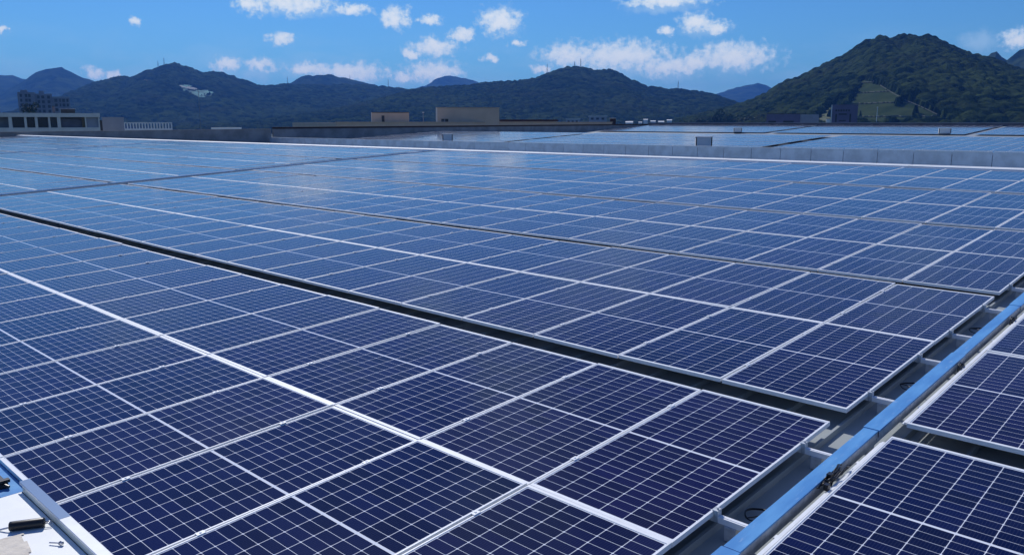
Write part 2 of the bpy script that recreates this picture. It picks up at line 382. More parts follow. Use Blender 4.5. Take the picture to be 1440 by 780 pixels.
CREST = dict(
H0=[(-4611.1,896.3,176.0),(-4576.4,1059.2,212.7),(-4549.3,1170.1,229.3),(-4534.5,1226.1,231.1),(-4527.1,1253.3,221.9),(-4517.4,1287.6,226.3),(-4505.4,1329.0,210.6),(-4485.9,1393.4,188.5),(-4438.6,1537.3,150.1),(-4373.5,1713.6,81.8)],
H1=[(-3799.8,866.7,62.9),(-3764.3,1009.5,114.5),(-3750.6,1059.3,143.4),(-3738.2,1102.1,171.0),(-3729.7,1130.6,195.6),(-3724.3,1148.2,204.6),(-3718.9,1165.6,210.7),(-3711.0,1190.7,221.4),(-3704.5,1210.5,226.3),(-3698.1,1229.9,225.5),(-3692.7,1246.2,216.1),(-3680.6,1281.4,197.1),(-3672.3,1305.0,183.3),(-3661.9,1334.0,172.5),(-3645.7,1377.6,153.0),(-3617.0,1451.0,119.0),(-3564.3,1576.0,63.5)],
H2=[(-2387.2,733.5,24.7),(-2371.1,783.7,62.0),(-2359.6,817.8,90.3),(-2350.8,842.8,103.8),(-2346.0,856.0,108.7),(-2336.9,880.5,113.9),(-2329.3,900.5,121.9),(-2321.5,920.2,126.1),(-2314.5,937.8,121.9),(-2306.1,958.1,130.9),(-2295.3,983.8,144.8),(-2284.3,1009.1,153.1),(-2272.8,1034.6,164.3),(-2268.2,1044.7,165.5),(-2261.4,1059.3,160.2),(-2249.9,1083.6,149.3),(-2237.8,1108.2,141.2),(-2232.0,1120.0,141.4),(-2225.1,1133.6,144.7),(-2218.2,1147.0,143.0),(-2207.8,1166.9,137.6),(-2194.5,1191.8,128.2),(-2180.8,1216.7,118.8),(-2169.5,1236.6,109.2),(-2151.8,1267.1,108.6),(-2131.4,1301.3,113.1),(-2110.3,1335.1,111.6),(-2077.4,1385.8,109.2),(-2042.7,1436.5,112.8),(-1994.1,1503.2,110.4),(-1966.2,1539.5,108.7),(-1929.5,1585.2,100.8),(-1902.6,1617.4,90.6),(-1832.5,1696.5,49.1)],
H3=[(-2841.6,1672.3,125.4),(-2814.2,1718.1,147.2),(-2797.3,1745.5,158.2),(-2778.5,1775.3,177.2),(-2764.0,1797.7,180.2),(-2749.4,1820.0,180.6),(-2734.4,1842.4,184.9),(-2723.8,1858.0,186.5),(-2714.7,1871.3,185.4),(-2707.2,1882.2,181.5),(-2685.6,1912.8,171.2),(-2660.3,1947.9,164.8),(-2632.8,1984.9,150.4),(-2596.2,2032.5,137.2),(-2530.4,2113.9,104.9)],
H4=[(-3888.3,3138.9,178.1),(-3801.6,3243.4,211.8),(-3779.4,3269.3,222.3),(-3739.9,3314.5,262.0),(-3717.2,3339.9,274.6),(-3691.5,3368.3,280.9),(-3665.6,3396.4,274.9),(-3642.5,3421.2,266.7),(-3622.0,3442.8,262.6),(-3601.5,3464.3,254.4),(-3568.9,3497.9,237.9),(-3517.8,3549.3,213.1),(-3425.5,3638.5,158.8)],
H5=[(-1596.9,1024.4,13.6),(-1562.1,1076.7,29.4),(-1525.2,1128.3,45.3),(-1486.2,1179.2,62.9),(-1454.6,1218.0,77.3),(-1429.5,1247.4,82.2),(-1408.1,1271.5,83.9),(-1391.7,1289.5,85.5),(-1377.3,1304.8,86.4),(-1367.2,1315.4,88.0),(-1358.2,1324.7,90.4),(-1333.0,1350.1,93.6),(-1312.0,1370.5,94.4),(-1290.7,1390.6,96.8),(-1264.3,1414.6,100.7),(-1252.2,1425.3,106.2),(-1241.3,1434.9,112.5),(-1231.5,1443.3,117.2),(-1220.4,1452.7,121.8),(-1206.8,1464.0,126.5),(-1193.1,1475.2,127.2),(-1175.5,1489.3,125.5),(-1157.7,1503.2,119.9),(-1146.2,1512.0,119.8),(-1133.5,1521.6,121.2),(-1124.5,1528.3,119.6),(-1115.4,1534.9,115.6),(-1106.2,1541.5,110.1),(-1097.0,1548.1,103.7),(-1087.8,1554.6,97.4),(-1078.5,1561.1,92.6),(-1059.9,1573.7,83.1),(-1045.5,1583.4,83.0),(-1026.8,1595.6,77.3),(-997.7,1614.0,77.8),(-970.9,1630.2,72.9),(-952.1,1641.3,68.9),(-931.8,1652.9,63.3),(-909.6,1665.3,44.6),(-872.5,1685.1,24.3),(-818.0,1712.2,8.8)],
H6=[(-2618.8,4256.3,93.9),(-2515.0,4318.5,142.5),(-2452.6,4354.3,166.4),(-2418.0,4373.6,180.3),(-2386.9,4390.7,194.1),(-2348.7,4411.2,205.7),(-2306.9,4433.3,213.2),(-2279.1,4447.6,220.9),(-2247.9,4463.5,228.4),(-2219.5,4477.7,220.0),(-2183.1,4495.5,195.6),(-2128.6,4521.6,159.1),(-2019.7,4571.3,90.5)],
H7=[(-624.1,962.9,2.6),(-600.0,978.1,8.4),(-579.9,990.1,14.0),(-567.9,997.1,17.8),(-546.2,1009.2,23.3),(-531.8,1016.9,28.8),(-519.9,1023.0,34.3),(-512.0,1027.0,38.8),(-504.1,1030.9,42.4),(-492.6,1036.5,52.8),(-480.8,1042.0,57.6),(-469.1,1047.4,62.8),(-459.7,1051.5,67.1),(-449.8,1055.8,73.1),(-440.6,1059.7,78.7),(-430.7,1063.8,84.2),(-421.6,1067.5,88.3),(-414.2,1070.3,95.0),(-408.3,1072.6,99.6),(-401.6,1075.2,103.3),(-395.6,1077.4,105.6),(-389.5,1079.6,107.5),(-384.2,1081.5,108.6),(-378.8,1083.4,108.0),(-374.1,1085.1,105.6),(-368.8,1086.9,107.1),(-362.9,1088.9,109.4),(-358.5,1090.4,110.3),(-353.9,1091.9,110.2),(-348.6,1093.6,109.2),(-343.9,1095.1,106.8),(-340.2,1096.2,107.5),(-336.5,1097.4,108.2),(-332.8,1098.5,108.0),(-328.9,1099.7,106.5),(-322.7,1101.5,103.3),(-317.3,1103.1,100.1),(-304.1,1106.9,92.5),(-286.6,1111.5,84.3),(-275.5,1114.4,81.3),(-268.2,1116.2,79.4),(-249.6,1120.5,70.5),(-224.1,1125.9,59.9),(-174.7,1134.7,40.1)],
H8=[(-528.5,2030.2,113.9),(-503.9,2036.5,134.3),(-494.2,2038.9,143.0),(-489.5,2040.0,148.8),(-483.4,2041.5,153.1),(-476.9,2043.0,152.8),(-471.4,2044.3,149.6),(-465.5,2045.7,141.9),(-459.7,2047.0,134.2),(-454.9,2048.0,138.5),(-446.6,2049.9,145.6),(-438.4,2051.7,152.6),(-428.9,2053.7,159.5),(-404.7,2058.6,168.6),(-355.6,2067.7,168.9),(-281.2,2079.2,141.1)])

# ground: one sheet to the horizon
gm = MB(); S_ = 30000; n_ = 24
for i in range(n_):
    for j in range(n_):
        a, b_ = -S_ + 2 * S_ * i / n_, -S_ + 2 * S_ * j / n_
        gm.face([(a, b_, GROUND_Z), (a + 2 * S_ / n_, b_, GROUND_Z), (a + 2 * S_ / n_, b_ + 2 * S_ / n_, GROUND_Z), (a, b_ + 2 * S_ / n_, GROUND_Z)])
tag(gm.build('ground', mat('valley_ground', (.10, .115, .06), .9, 0., .1, col2=(.06, .075, .04), vscale=.01)), 'flat green valley floor between factory and hills', 'ground', kind='structure')

make_hill(CREST['H0'], 1500, 11, 'pale blue far hills at the left edge', 'woods on the far left hills', 34, 30, 40, 14)
make_hill(CREST['H1'], 900, 12, 'deep blue rounded hill at far left', 'woods on the deep blue rounded hill', 18, 45, 26, 12)
make_hill(CREST['H4'], 1100, 14, 'pale blue distant peak in the centre gap', 'woods on the pale distant centre peak', 22, 40, 36, 9)
make_hill(CREST['H6'], 1300, 15, 'small blue distant peak left of the large right hill', 'woods on the small distant blue peak', 22, 40, 36, 9)
make_hill(CREST['H3'], 800, 13, 'low rounded hump behind the left hills', 'woods on the low rounded hump', 14, 45, 22, 10)
make_hill(CREST['H8'], 600, 18, 'dark hill shoulders behind the right edge', 'woods on the dark far right shoulders', 10, 45, 16, 9)
def two_pass(crest, depth, seed, regions, **k):
    h = Hill(crest, depth, seed, **k); return h, [[h.look(*q) for q in reg] for reg in regions]

h2, q2 = two_pass(CREST['H2'], 950, 21, [
    [(-65.1, 2.22), (-64.7, 2.28), (-64.2, 2.15), (-63.6, 1.98), (-63.1, 1.80), (-63.0, 1.62), (-63.6, 1.40), (-64.0, 1.42), (-64.6, 1.66), (-64.9, 1.85)],
    [(-66.5, 2.10), (-65.9, 2.12), (-65.3, 2.12), (-65.35, 2.02), (-66.0, 2.03)],
    [(-65.5, 1.82), (-65.25, 1.80), (-65.2, 1.72), (-65.45, 1.74)],
    [(-67.6, 2.42), (-66.8, 2.55), (-66.2, 2.62), (-66.3, 2.52), (-67.0, 2.40), (-67.6, 2.32)]], low=9)
make_hill(CREST['H2'], 950, 21, 'long wooded mountain with a green quarry scar', 'dense woods on the long left mountain', 5.5, 190, 13, 9, clear=q2)
def patch(h, poly, name, mats, lift, label, cat, rag=0., step=4., parent=None):
    T0, T1 = min(p[0] for p in poly), max(p[0] for p in poly); W0, W1 = min(p[1] for p in poly), max(p[1] for p in poly)
    t = np.linspace(T0, T1, max(6, int((T1 - T0) / step))); w = np.linspace(W0, W1, max(6, int((W1 - W0) * h.depth / step)))
    T, Wg = np.meshgrid(t, w); x, y, z = h.at(T, Wg)
    jt = (fbm(T / 9., Wg * h.depth / 9., 77, 3) - .45) * 10
    ins = in_poly(T + jt, Wg + jt / h.depth, poly)
    if rag: ins &= fbm(T / 16., Wg * h.depth / 40., 79, 4) > rag
    keep = ins[:-1, :-1]
    o = grid_mesh(name, x, y, z + lift, mats, keep=keep, parent=parent)
    if label: tag(o, label, cat, kind='structure')
    return o
qs = patch(h2, q2[0], 'quarry', M_quarry, 4., 'terraced quarry scar covered with green netting', 'quarry', rag=.43)
for k in range(4):
    a = np.array(q2[0]); mid = a.mean(0); t0 = mid[0] + random.uniform(-60, 55); w0 = mid[1] + random.uniform(-.5, .5) * (a[:, 1].max() - a[:, 1].min()) * .8
    L_ = random.uniform(20, 48); pl = [(t0 - L_ / 2, w0), (t0 + L_ / 2, w0 + .012), (t0 + L_ / 2, w0 + .012 + .013), (t0 - L_ / 2, w0 + .016)]
    o = patch(h2, pl, 'rock_face', M_rock, 5.2, None, None, parent=qs, step=2.)
patch(h2, q2[1], 'bare_rock', M_rock, 4., 'thin pale bare strip left of the green quarry', 'bare rock')
patch(h2, q2[2], 'bare_rock', M_rock, 4., 'small pale bare patch below the thin strip', 'bare rock')
patch(h2, q2[3], 'hill_track', M_track, 3., 'faint brown track on the left mountain flank', 'track')

make_hill(CREST['H5'], 700, 25, 'broad wooded hill with radio masts in the centre', 'dense woods on the broad centre hill', 3.6, 230, 9.5, 6.5, spur=.22)

HK = dict(spur=.20, pw=1.05, tilt=60.)
h7, q7 = two_pass(CREST['H7'], 520, 31, [
    [(-20.5, 2.55), (-20.15, 2.66), (-19.7, 2.50), (-18.6, 1.75), (-17.2, 1.0), (-15.6, .25), (-15.0, -.25), (-21.8, -.25), (-21.4, .7), (-21.0, 1.3), (-20.8, 1.9)],
    [(-23.2, -.2), (-22.7, .5), (-22.1, 1.05), (-21.5, 1.45), (-20.9, 1.6), (-21.0, 1.42), (-21.7, 1.15), (-22.0, .7), (-22.1, -.2)]], low=6.0, **HK)
make_hill(CREST['H7'], 520, 31, 'large dark wooded hill at right with a terraced slope', 'dense woods on the large right hill', 2.3, 250, 7.5, 6.0, clear=q7, **HK)
ts = patch(h7, q7[0], 'terraced_slope', M_grass, .3, 'triangular mown green slope with drainage benches', 'terraced slope', step=3.)
patch(h7, q7[1], 'bare_track', M_track, .6, 'pale winding cleared track left of the terraced slope', 'track', step=2.)
# concrete drains along the benches and down the edge of the slope
def drain_line(pts, wd=.9):
    mb = MB(); P_ = [np.array([float(c) for c in h7.at(np.array(t), np.array(w))]) for t, w in pts]
    for a, b_ in zip(P_[:-1], P_[1:]): mb.bar(a + [0, 0, .9], b_ + [0, 0, .9], wd * .5, 5)
    return mb
poly = q7[0]
for lev in (41., 29.5, 18.5, 6.5):
    pts = []
    for t in np.linspace(min(p[0] for p in poly), max(p[0] for p in poly), 60):
        w = np.linspace(.01, .98, 150); z = h7.at(np.full_like(w, t), w)[2]
        k = np.argmin(np.abs(z - lev))
        if in_poly(np.array([t]), np.array([w[k]]), poly)[0]: pts.append((t, w[k]))
    if len(pts) > 2: drain_line(pts).build('bench_drain', M_drain, ts)
drain_line([h7.look(a, e) for a, e in [(-19.9, 2.6), (-19.3, 2.2), (-18.6, 1.72), (-17.8, 1.3), (-17.0, .9), (-16.2, .5), (-15.4, .1)]], .7).build('edge_drain', M_drain, ts)

# ------------------------------------------------------------------ the factory roof we stand on
TS = math.tan(R(2.95)); LOW = .185                      # panel plane z = y * TS, sheet lies LOW beneath
def roof_z(y):                                           # height of the roof sheet
    yy = [-14, 24.55, 52, 80, 113, 136]; zz = [-14 * TS, 24.55 * TS, -.14, 1.33, .86, 2.13]
    return float(np.interp(y, yy, zz)) - LOW
XL, XR = -90., 16.
rb = MB(); ys = [-14, 24.55, 52, 80, 113, 136]
for a, b_ in zip(ys[:-1], ys[1:]):
    rb.face([(XL, a, roof_z(a)), (XR, a, roof_z(a)), (XR, b_, roof_z(b_)), (XL, b_, roof_z(b_))])
rb.face([(XL, -14, GROUND_Z), (XR, -14, GROUND_Z), (XR, -14, roof_z(-14)), (XL, -14, roof_z(-14))])
rb.face([(XR, y, roof_z(y)) for y in ys] + [(XR, 136, GROUND_Z), (XR, -14, GROUND_Z)])
rb.face([(XL, y, roof_z(y)) for y in ys[::-1]] + [(XL, -14, GROUND_Z), (XL, 136, GROUND_Z)])
rf = tag(rb.build('roof', M_roof), 'pale sheet metal factory roof under the solar panels', 'roof', kind='structure')
sb = MB(); a_ = math.atan(TS)
for k in range(int(106 / .47)):
    x = XL + .2 + k * .47; y0, y1 = -13.9, 24.3
    V = [(x + dx_, y, y * TS - LOW + dz_) for y in (y0, y1) for dx_, dz_ in ((-.022, -.01), (-.012, .045), (.012, .045), (.022, -.01))]
    sb.quads(V, [(0, 4, 5, 1), (1, 5, 6, 2), (2, 6, 7, 3), (0, 1, 2, 3), (4, 7, 6, 5)])
sb.build('standing_seams', M_roof, rf)

# ridge cap: white folded flashing along the crest
cb_ = MB(); y = 24.55; z = y * TS
for x0 in np.arange(XL + .3, XR, 6.):
    x1 = min(x0 + 5.985, XR - .1)
    V = [(x, y + dy_, z + dz_) for x in (x0, x1) for dy_, dz_ in ((-.42, -.03), (-.40, .015), (0., .045), (.40, .015), (.42, -.06))]
    cb_.quads(V, [(i, i + 5, i + 6, i + 1) for i in range(4)])
tag(cb_.build('ridge_cap', M_cap), 'long white ridge flashing behind the last panel row', 'ridge cap')

# low sheet wall in the valley
lw = empty('low_wall', (0, 52, 0)); tag(lw, 'low blue grey sheet wall of jointed boards along the roof valley', 'wall')
mb = MB(); k = 0; x = XL + .6
while x < 4:
    x1 = x + 2.15; zt = .69 + .0020 * (x + 90) + random.uniform(-.012, .012)
    mb.box(x + .015, x1 - .015, -.06, .06, -.45, zt); x = x1
mb.build('boards', M_lowwall, lw)
mb = MB(); mb.box(XL + .6, 4, .0, .05, -.45, .66); mb.build('backing', M_conc2, lw)
x = XL + .6; mb = MB()
while x < 4:
    mb.box(x + .05, x + 2.1, -.085, .085, .70 + .0020 * (x + 90), .725 + .0020 * (x + 90)); x += 2.15
mb.build('coping', M_cap, lw)

# end walls along the left end of the roof
def end_wall(y0, y1, zt0, zt1, label, m, capm, capt, seg):
    r_ = empty('parapet_wall', (XL, y0, 0)); tag(r_, label, 'wall')
    mb = MB(); n = int((y1 - y0) / seg); c = MB()
    for i in range(n):
        a, b_ = (y1 - y0) * i / n, (y1 - y0) * (i + 1) / n
        za, zb = zt0 + (zt1 - zt0) * i / n, zt0 + (zt1 - zt0) * (i + 1) / n
        V = [(xx, yy, zz) for xx in (-.3, 0) for yy, zt in ((a + .004, za), (b_ - .004, zb)) for zz in (-2.2, zt)]
        mb.quads(V, [(0, 1, 3, 2), (4, 6, 7, 5), (0, 4, 5, 1), (2, 3, 7, 6), (1, 5, 7, 3)])
        V = [(xx, yy, zt + zz) for xx in (-.36, .06) for yy, zt in ((a, za), (b_, zb)) for zz in (.004, .004 + capt)]
        c.quads(V, [(0, 1, 3, 2), (4, 6, 7, 5), (0, 4, 5, 1), (2, 3, 7, 6), (1, 5, 7, 3), (0, 2, 6, 4)])
    mb.build('wall_face', m, r_); c.build('coping', capm, r_)
    return r_
end_wall(-13.8, 52.6, 1.40, 1.70, 'long grey concrete end wall at the left end of the near roof', M_conc, M_conc, .05, 6.6)
end_wall(52.9, 135.8, 1.73, 2.02, 'dark end wall with brown tiled coping behind the second roof', M_conc, M_brown, .22, 8.3)
pw = empty('parapet_wall', (0, 136.2, 0)); tag(pw, 'dark low parapet along the far edge of the last roof', 'wall')
mb = MB(); mb.box(XL, XR, -.15, .15, 0, 2.42); mb.build('wall_face', M_conc2, pw)
mb = MB(); mb.box(XL, XR, -.2, .2, 2.424, 2.5); mb.build('coping', M_grey, pw)

# ------------------------------------------------------------------ buildings beyond the roof
def bld(name, L, Rr, label, cat='building', group=None):
    L, Rr = Vector(L), Vector(Rr); d = Rr - L
    r_ = empty(name, (L.x, L.y, GROUND_Z), math.atan2(d.y, d.x)); tag(r_, label, cat, group); return r_, d.length
B0 = -GROUND_Z
def boxpart(name, m, parent, *b, bevel=0.):
    mb = MB(); mb.box(*b); return mb.build(name, m, parent, bevel=bevel)

# pale building with an open upper gallery
r_, w = bld('gallery_building', (-149.7, 12.1), (-138.5, 50.07), 'pale low building with a row of dark openings and columns')
z1 = B0 + 3.98; X = lambda p: w - (139 - p) * .096            # gallery runs on past the left edge
boxpart('lower_wall', M_pale, r_, 0, w, 0, 7, 0, B0 + 1.72)
boxpart('roof_slab', M_pale, r_, -.2, w + .1, -.12, 7, z1 - .62, z1)
boxpart('back_wall', M_grey, r_, .1, w - .1, 2.6, 6.9, B0 + 1.722, z1 - .622)
for p0, p1 in [(-250, -246), (-200, -196), (-150, -146), (-100, -96), (-58, -54), (-40, -36), (-20, -17), (7, 12), (29, 32.5), (44, 48), (63, 66), (76, 81), (117, 119), (137, 139)]:
    boxpart('column', M_pale, r_, X(p0), X(p1), .02, .5, B0 + 1.722, z1 - .622)
for p0, p1 in [(12, 29), (32.5, 44), (48, 63)]: boxpart('window', M_dark, r_, X(p0 + 1), X(p1 - 1), .9, 1.0, B0 + 1.75, z1 - .75)
boxpart('window', M_conc2, r_, X(82), X(112), .7, .8, B0 + 1.75, z1 - .9)
boxpart('door', M_ochre, r_, X(112.5), X(117), .45, .55, B0 + 1.725, z1 - .63)
boxpart('wall_panel', M_grey, r_, X(119), X(137), .35, .45, B0 + 1.725, z1 - .63)
for p0, p1, zt in [(108, 125, 5.0)]:
    t_ = empty('water_tank', (-146.5, 47.0, 3.98), r_.rotation_euler.z); tag(t_, 'dark flat roofed tank housing on the pale building', 'tank')
    boxpart('tank_body', M_dark, t_, 0, 2.1, 0, 2, .01, .72); boxpart('lid', M_grey, t_, -.12, 2.2, -.1, 2.1, .722, .80)
t_ = empty('chimney_stack', (-145.5, 45.4, 3.98), r_.rotation_euler.z); tag(t_, 'slim grey chimney standing on the pale building', 'chimney')
boxpart('shaft', M_conc2, t_, 0, .42, 0, .42, .01, 1.1); boxpart('cap', M_dark, t_, -.04, .46, -.04, .46, 1.102, 1.2)
t_ = empty('plant_room', (-150.6, 37.5, 3.98), r_.rotation_euler.z); tag(t_, 'small dark rooftop plant room at the left edge', 'plant room')
boxpart('walls', M_brown, t_, -.6, 1.6, 0, 2, .01, .85); boxpart('roof', M_dark, t_, -.7, 1.7, -.1, 2.1, .852, .95)

# apartment block
r_, w = bld('apartment_block', (-593.96, 168.25), (-585.24, 196.32), 'dark grey apartment block with stepped roof and dark window bays')
zt = B0 + 21.4; px = w / 73.
boxpart('wing', M_tower, r_, 0, 24 * px, 0, 14, 0, zt + .2); boxpart('wing', M_tower, r_, 24.1 * px, 48 * px, .9, 15, 0, zt - .6)
boxpart('wing', M_tower, r_, 48.1 * px, w, .3, 14, 0, zt - 2.6)
boxpart('roof_house', M_tower, r_, 4 * px, 14 * px, 3, 9, zt + .202, zt + 1.6); boxpart('roof_house', M_tower, r_, 30 * px, 37 * px, 3, 9, zt - .598, zt + 1.3)
boxpart('parapet', M_grey, r_, 48.1 * px, w, .15, .29, zt - 3.1, zt - 2.4)
for p0, p1, yf, top in [(3, 6, 0, .2), (10, 13.5, 0, .2), (14.5, 18, 0, .2), (27, 30.5, .9, -.6), (33, 37, .9, -.6), (41, 45, .9, -.6), (51, 55, .3, -2.6), (58, 60, .3, -2.6), (62, 66, .3, -2.6), (68, 71, .3, -2.6)]:
    for k in range(7):
        zz = zt + top - 1.2 - 3 * k
        boxpart('window', M_dark, r_, p0 * px, p1 * px, yf - .06, yf + .3, zz - 1.9, zz)
# plain grey block and balustrade
r_, w = bld('grey_block', (-152.57, 55.28), (-151.2, 58.9), 'plain grey flat roofed block beside the pale building')
boxpart('walls', M_grey, r_, .35, w, 0, 5, 0, B0 + 3.3); boxpart('roof_edge', M_grey, r_, .3, w + .06, -.06, 5.1, B0 + 3.302, B0 + 3.45)
boxpart('door', M_dark, r_, -.25, .345, .15, .3, 0, B0 + 2.9)
r_, w = bld('balustrade', (-174.90, 66.90), (-170.84, 76.62), 'white balustrade with a row of dark gaps', 'balustrade')
boxpart('plinth', M_white, r_, 0, w, 0, .4, 0, B0 + 1.25); boxpart('top_rail', M_white, r_, 0, w, 0, .4, B0 + 2.32, B0 + 2.5)
for k in range(19): boxpart('post', M_white, r_, k * w / 18.5, k * w / 18.5 + .26, .06, .34, B0 + 1.252, B0 + 2.318)
r_ = empty('utility_pole', (-357.2, 173.8, GROUND_Z)); tag(r_, 'thin tall utility pole in front of the left mountain', 'pole')
mb = MB(); mb.bar((0, 0, 0), (0, 0, 31.4), .13, 8, r2=.08); mb.build('shaft', M_conc, r_)
mb = MB(); mb.bar((-.9, 0, 29), (.9, 0, 29), .09); mb.bar((-.7, 0, 30.3), (.7, 0, 30.3), .08); mb.build('cross_arm', M_mast, r_)
r_ = empty('storage_shed', (-103.3, 51.4, 0), math.atan2(3.46, 1.77)); tag(r_, 'bright white low shed roof just behind the end wall', 'shed')
boxpart('roof', M_white, r_, 0, 3.9, 0, 1.6, 1.62, 1.84); boxpart('walls', M_grey, r_, .1, 3.8, .1, 1.5, GROUND_Z, 1.618)

# neighbouring beige roof with bulkheads
r_, w = bld('beige_roof_edge', (-112.6, 78.0), (-95.2, 131.0), 'long beige parapet roof with thin dark tile edge', 'parapet')
boxpart('parapet_face', M_beige, r_, 0, w, 0, 30, 0, B0 + 2.50); boxpart('tile_edge', M_beige, r_, -.1, w + .1, -.15, .3, B0 + 2.502, B0 + 2.62)
r_, w = bld('rooftop_block', (-110.08, 97.75), (-102.18, 106.03), 'large plain beige rooftop block with one dark window', 'rooftop block')
zz = 16.7
boxpart('walls', M_beige, r_, .25, w - .3, 0, 6, zz - 2, B0 + 5.08); boxpart('side_slab', M_pale, r_, -.02, .246, -.05, 6, zz - 2, B0 + 5.12); boxpart('side_slab', M_beige, r_, w - .296, w, -.05, 6, zz - 2, B0 + 5.12)  # pale left slab: sunlit side of the block put into the colour
boxpart('roof_edge', M_beige, r_, -.05, w + .05, -.1, 6.1, B0 + 5.122, B0 + 5.22)
wn0 = boxpart('window', M_dark, r_, .95, 2.2, -.03, .12, B0 + 2.2, B0 + 3.15)
boxpart('window_frame', M_grey, wn0, 1.5, 1.62, -.06, -.035, B0 + 2.2, B0 + 3.15); boxpart('window_frame', M_grey, wn0, .95, 1.495, -.06, -.035, B0 + 2.72, B0 + 2.8)
r_, w = bld('rooftop_block', (-129.37, 97.83), (-124.80, 103.62), 'low dim brown rooftop block with a narrow dark door', 'rooftop block')
boxpart('walls', M_beige, r_, .1, w, 0, 6, zz - 2, B0 + 4.4); boxpart('side_slab', M_pale, r_, -.02, .096, -.05, 6, zz - 2, B0 + 4.46); boxpart('roof_edge', M_brown, r_, -.02, w + .05, -.1, 6.1, B0 + 4.462, B0 + 4.54)  # pale slab paints sunlight on the left side of the walls
boxpart('door', M_dark, r_, 2.0, 2.55, -.03, .1, B0 + 2.4, B0 + 3.85)
r_, w = bld('rooftop_shed', (-116.12, 120.37), (-107.32, 128.34), 'long low roof with dark brown eaves right of the beige block', 'shed')
boxpart('walls', M_beige, r_, 0, w, 0, 5, zz - 2, B0 + 2.75); boxpart('roof', M_brown, r_, -.3, w + .3, -.3, 5.3, B0 + 2.752, B0 + 3.1)
r_ = empty('street_lamp', (-111.6, 96.0, 2.5)); tag(r_, 'thin roof lamp post between the two beige blocks', 'lamp post')
mb = MB(); mb.bar((0, 0, 0), (0, 0, 1.75), .05, 8); mb.build('pole', M_mast, r_)
mb = MB(); mb.box(-.12, .2, -.1, .1, 1.752, 1.85); mb.build('lamp_head', M_white, r_)
r_, w = bld('rooftop_box', (-97.0, 132.7), (-96.1, 133.4), 'small dark brown box on the far parapet', 'rooftop box')
boxpart('walls', M_brown, r_, 0, w, 0, 1, 0, B0 + 3.3); boxpart('lid', M_pale, r_, -.06, w + .06, -.06, 1.06, B0 + 3.302, B0 + 3.4)

# village houses at the hill foot
def house(L, Rr, zt, label, wall, gable=True):
    r_, w = bld('village_house', L, Rr, label, 'house', 'village houses at the hill foot'); zz = B0 + zt - (1.9 if gable else .6)
    hr = w * .18 if gable else .4
    boxpart('walls', wall, r_, 0, w, 0, w * .9, 0, zz - hr)
    mb = MB(); e = w * .04
    if gable: mb.quads([(-e, -e, zz - hr + .01), (w + e, -e, zz - hr + .01), (w + e, w * .9 + e, zz - hr + .01), (-e, w * .9 + e, zz - hr + .01), (-e, w * .45, zz), (w + e, w * .45, zz)], [(0, 1, 5, 4), (2, 3, 4, 5), (0, 4, 3), (1, 2, 5), (0, 3, 2, 1)])
    else: mb.box(-e, w + e, -e, w * .9 + e, zz - hr + .01, zz)
    mb.build('roof', M_white, r_)
    for k in range(0 if gable else 3): boxpart('window', M_dark, r_, w * (.12 + .3 * k), w * (.27 + .3 * k), -.08, .1, zz - hr - 2.4, zz - hr - .9)
house((-379.55,461.21), (-371.96,467.37), 5.6, 'small grey house left of the whitish block', M_grey, False)
house((-379.05,487.26), (-368.55,495.27), 7.8, 'whitish grey flat roofed block at the hill foot', M_grey, False)
house((-451.35,657.35), (-448.57,659.26), 4.9, 'tiny white roofed house, third from the left in the row', M_white)
house((-469.68,705.33), (-465.53,708.09), 6.2, 'white roofed house in the middle of the distant row', M_white)
house((-463.14,709.65), (-458.38,712.75), 5.8, 'white roofed house second from the right in the distant row', M_white)
house((-456.04,714.25), (-451.86,716.91), 7.2, 'white roofed house at the right end beside dark trees', M_white)
house((-503.76,742.66), (-500.00,745.20), 7.9, 'white roofed house standing above the others', M_white)
house((-490.31,691.11), (-484.44,695.25), 5.5, 'white roofed house at the left end of the distant row', M_white)

# buildings at right
r_, w = bld('factory_shed', (-143.04, 294.69), (-125.89, 302.51), 'long low slate purple building with two dark slots')
boxpart('walls', M_purple, r_, 0, w * .645, 0, 12, 0, B0 + 5.66); boxpart('wing', M_grey, r_, w * .65, w, .2, 12, 0, B0 + 5.45)
boxpart('roof_edge', M_dark, r_, -.1, w * .645, -.1, 12, B0 + 5.662, B0 + 5.82)
for p0, p1 in [(.045, .19), (.33, .53)]: boxpart('opening', M_dark, r_, w * p0, w * p1, -.06, .3, B0 + 2.3, B0 + 3.05)
r_, w = bld('clad_tower', (-110.77, 276.30), (-103.02, 279.33), 'square slate purple tower block with dark slit windows')
boxpart('walls', M_purple, r_, .28, w, 0, 8, 0, B0 + 8.2); boxpart('sunlit_side', M_white, r_, -.02, .277, -.06, 8, 0, B0 + 8.3)  # white strip paints the sunlit left side of the tower
boxpart('roof_edge', M_purple, r_, .29, w + .1, -.12, 8.1, B0 + 8.202, B0 + 8.38)
px = w / 37.5
for k in range(6): boxpart('window', M_dark, r_, (6 + 3.6 * k) * px, (8.2 + 3.6 * k) * px, -.05, .1, B0 + 6.15, B0 + 6.75)
for b_ in [(6.5, 8.5, 2.6, 5.3), (26.5, 28.5, 2.6, 5.3)]: boxpart('window', M_dark, r_, b_[0] * px, b_[1] * px, -.05, .1, B0 + b_[2], B0 + b_[3])
for b_ in [(11, 22.5, 5.0, 5.45), (12, 21.5, 2.95, 3.25)]: boxpart('window', M_dark, r_, b_[0] * px, b_[1] * px, -.05, .1, B0 + b_[2], B0 + b_[3])
r_, w = bld('meter_cabin', (-112.0, 275.7), (-110.9, 276.2), 'tiny white cabin left of the purple tower', 'cabin')
boxpart('walls', M_white, r_, 0, w, 0, 1.5, 0, B0 + 3.6); boxpart('roof', M_grey, r_, -.08, w + .08, -.08, 1.6, B0 + 3.602, B0 + 3.75)
r_ = empty('utility_pole', (-230.4, 658.6, GROUND_Z)); tag(r_, 'pale short pole on the terraced slope', 'pole')
